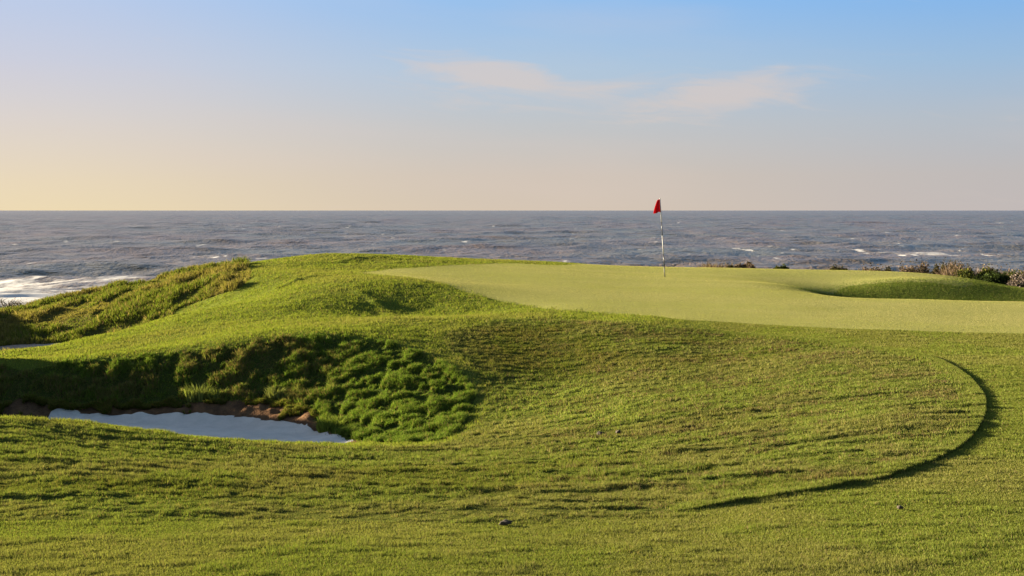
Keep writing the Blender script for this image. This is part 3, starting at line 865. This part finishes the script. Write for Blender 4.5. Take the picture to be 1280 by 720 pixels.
M_STEM = plain('grey_stem', (.10, .08, .06), .8)
BROWN = [(.12, .083, .062), (.095, .066, .05), (.14, .105, .08), (.055, .042, .032)]
OLIVE = [(.045, .04, .022), (.06, .05, .028), (.03, .028, .015)]
GREENB = [(.022, .032, .010), (.032, .045, .013), (.018, .024, .010)]
YELLOWG = [(.08, .08, .016), (.04, .05, .014), (.025, .032, .012)]
GREY = [(.115, .09, .08), (.085, .068, .06), (.14, .11, .10)]
G1, G2 = 'scrub bushes along the cliff edge', 'small bushes along the back of the green'
SH = [
 # px, top sightline, distance, width in sightlines, colours, name, label, group
 (1086, 331.5, 45, 22, BROWN, 'scrub_bush', 'low pale brown scrub bush on the cliff edge, farthest along from the green bushes', G1),
 (1113, 330.5, 45, 11, OLIVE, 'scrub_bush', 'tiny dark rounded scrub bush standing alone between two low brown scrub bushes', G1),
 (1138, 328.5, 45, 20, BROWN, 'scrub_bush', 'brown mottled scrub bush just beyond the small dark rounded one', G1),
 (1155, 327.5, 46, 20, BROWN, 'scrub_bush', 'brown scrub bush touching the dark upright bush on the cliff edge', G1),
 (1174, 327, 45, 15, OLIVE, 'scrub_bush', 'dark upright scrub bush with a grey brown base beside the tallest bush', G1),
 (1185, 323.5, 46, 15, OLIVE, 'scrub_bush', 'tallest dark olive scrub bush, peaking above the rest of the cliff edge row', G1),
 (1197, 328.5, 44.5, 22, BROWN, 'scrub_bush', 'wide reddish brown scrub bush in front of the tallest dark bush', G1),
 (1211, 331, 45, 12, OLIVE, 'scrub_bush', 'small dark scrub bush behind the pale end of the long green bush', G1),
 (1222, 332, 46.5, 22, GREY, 'scrub_bush', 'grey brown twiggy scrub bush peeping over the long dark green bush', G1),
 (1246, 329, 47, 24, BROWN, 'scrub_bush', 'tall thin brown scrub bush rising behind the gap between the two green bushes', G1),
 (1222, 336.5, 42.5, 34, YELLOWG, 'green_bush', 'dark green bush with a yellow green end against the green', G1),
 (1243, 338, 42, 36, GREENB, 'green_bush', 'darkest rounded green bush beside the dry tangled grey bush', G1),
 (1266, 335.5, 43, 24, YELLOWG, 'green_bush', 'olive bush with a yellow flowering crown behind the dry tangled grey bush', G1),
 (1272, 345, 40.5, 24, GREY, 'scrub_bush', 'dry tangled pale grey bush in front of the yellow crowned bush', G1),
 (1290, 338, 43, 24, BROWN, 'scrub_bush', 'brown scrub bush cut by the edge of the view beyond the dry grey bush', G1),
 (935, 327, 43, 17, BROWN, 'scrub_bush', 'reddish brown bush, the only tall one on the horizon of the green near the flagstick', G2),
 (913, 331, 43, 6, OLIVE, 'scrub_bush', 'small dark bush on the horizon of the green between flagstick and reddish bush', G2),
 (976, 332.5, 42.5, 13, YELLOWG, 'scrub_bush', 'low yellow olive bush on the back rim of the green beyond the reddish bush', G2),
 (1046, 331.8, 42.5, 16, OLIVE, 'scrub_bush', 'low dark bush on the back rim of the green nearest the cliff edge row', G2),
]
for i, (px, top, Y, wpx, cols, nm, lab, grp) in enumerate(SH):
    u = (px - 640) / F
    zg = float(ground_z(np.array([u]), np.array([LG(Y)]))[0])
    zt = EYE - (top - HOR) * Y / F
    shrub(nm, (u * Y, Y, zg), wpx * Y / F / 2 * (1.6 if cols in (BROWN, GREY) else 1.3), max(.25, zt - zg) * (.98 if px < 1060 else 1.0), 2200 + int(220 * wpx), cols, lab, 'bush', grp, leaf=.045, seed=i)
for i, (px, top, Y, lab) in enumerate(((6, 368, 33.6, 'bare grey twiggy shrub at the very edge of the view on the left bank'), (24, 373, 34.2, 'smaller bare twiggy shrub on the crest of the left bank above the surf'))):
    u = (px - 640) / F
    zg = float(ground_z(np.array([u]), np.array([LG(Y)]))[0])
    shrub('bare_shrub', (u * Y, Y, zg), .42 - .1 * i, EYE - (top - HOR) * Y / F - zg, 160, GREY, lab, 'shrub', 'bare shrubs on the left bank', leaf=.02, nst=16, seed=70 + i)
# low scrub that no one could count, between the bushes
pu, pY = [], []
g = np.random.default_rng(77)
for px0, px1, Y0, Y1, k in ((870, 1070, 42.5, 44.5, 9000), (1070, 1330, 43, 47, 22000)):
    pu.append((g.uniform(px0, px1, k) - 640) / F); pY.append(g.uniform(Y0, Y1, k))
pu = np.concatenate(pu); pY = np.concatenate(pY)
cl = fbm(pu * pY * 1.3, pY * .8, 88, 3)
hh = np.where(pu > .31, .5 + .5 * sstep(pu, .32, .40), .54) * (.35 + .9 * sstep(cl, .35, .7)) * g.uniform(.5, 1.1, len(pu))
cc = np.where(cl[:, None] > .55, np.array((.12, .085, .062))[None], np.array((.075, .06, .032))[None]) * g.uniform(.6, 1.3, (len(pu), 1))
so_ = blades('low_scrub', pu, np.log(pY), hh, .0011, np.full(len(pu), .7), cc, seg=2, sink=.02)

# ------------------------------------------------------------------ grass tufts and clods
def tuft(px, py, Y, r, hgt, n, col, label, seed):
    g = np.random.default_rng(seed)
    u = (px - 640) / F
    if Y is None: Y = math.exp(ground_uv(px, py)[1])
    zg = float(ground_z(np.array([u]), np.array([LG(Y)]))[0])
    a = g.uniform(0, 6.283, n); rr = r * np.sqrt(g.uniform(0, 1, n)) * .5
    b = np.stack([rr * np.cos(a), rr * np.sin(a), np.full(n, -.02)], 1)
    hh = hgt * g.uniform(.5, 1.1, n); ln = g.uniform(.1, .8, n)
    out_ = np.stack([np.cos(a), np.sin(a)], 1) * (ln * hh)[:, None] + g.normal(0, .02, (n, 2))
    w = g.uniform(0, 6.283, n); wd = np.stack([np.cos(w), np.sin(w), 0 * w], 1) * .0055
    mid = b + np.concatenate([out_ * .35, (hh * .65)[:, None]], 1); tip = b + np.concatenate([out_, (hh * (1 - .35 * ln))[:, None]], 1)
    V = np.stack([b - wd, b + wd, mid - wd * .8, mid + wd * .8, tip], 1).reshape(-1, 3)
    k = np.arange(n)[:, None] * 5
    o = mesh_obj('grass_tuft', V, [np.concatenate([k, k + 1, k + 3, k + 2], 1), np.concatenate([k + 2, k + 3, k + 4], 1)], M_LEAF, smooth=False)
    fattr(o, 'tint', np.repeat(np.array(col)[None] * g.uniform(.7, 1.3, (n, 1)), 5, 0))
    o.location = (u * Y, Y, zg)
    tag(o, label, 'grass tuft', 'tall grass tufts round the bunker')
tuft(248, 490, None, .34, .26, 420, (.17, .19, .05), 'tall pale grass tuft sprouting from the dark bank above the middle of the sand', 1)
tuft(272, 492, None, .22, .18, 240, (.15, .17, .04), 'shorter grass tuft beside the tall pale one on the dark bunker bank', 2)
tuft(414, 536, None, .34, .20, 420, (.14, .17, .03), 'bushy green grass tuft at the sunlit tip of the bunker sand', 3)
tuft(345, 494, None, .26, .17, 260, (.16, .17, .05), 'straggly grass tuft on the bank just above the dirt face near the green clumps', 4)


M_CLOD = plain('dry_clod', (.045, .032, .02), .95, 60, .5)


def clod(px, py, sx_, sy_, sz_, label, seed):
    import bmesh
    bm = bmesh.new(); bmesh.ops.create_icosphere(bm, subdivisions=3, radius=1)
    g = np.random.default_rng(seed); f0 = g.uniform(0, 9, 3)
    for vt in bm.verts:
        p_ = vt.co
        k = 1 + .25 * math.sin(3 * p_.x + f0[0]) * math.sin(4 * p_.y + f0[1]) + .12 * math.sin(7 * p_.z + 5 * p_.x + f0[2])
        vt.co = (p_.x * sx_ * k, p_.y * sy_ * k, p_.z * sz_ * k)
    me = bpy.data.meshes.new('turf_clod'); bm.to_mesh(me); bm.free()
    for pp in me.polygons: pp.use_smooth = True
    me.materials.append(M_CLOD)
    o = bpy.data.objects.new('turf_clod', me); COL.objects.link(o)
    x_, y_, z_ = at(px, py); o.location = (x_, y_, z_ + sz_ * .6 + .012); o.rotation_euler = (0, 0, g.uniform(-.5, .5))
    tag(o, label, 'clod', 'turf clods lying on the grass')
clod(632, 658, .034, .020, .014, 'dark flat turf clod lying on the smooth grass below the streaky rough', 1)
clod(750, 544, .035, .028, .02, 'brown turf clod on the rough slope, the redder of a close pair', 2)
clod(773, 543, .028, .024, .018, 'small dark turf clod on the rough slope, second of a close pair', 3)
clod(1125, 638, .016, .014, .010, 'tiny dark turf clod on the smooth fairway inside the sweep of the arc shadow', 4)
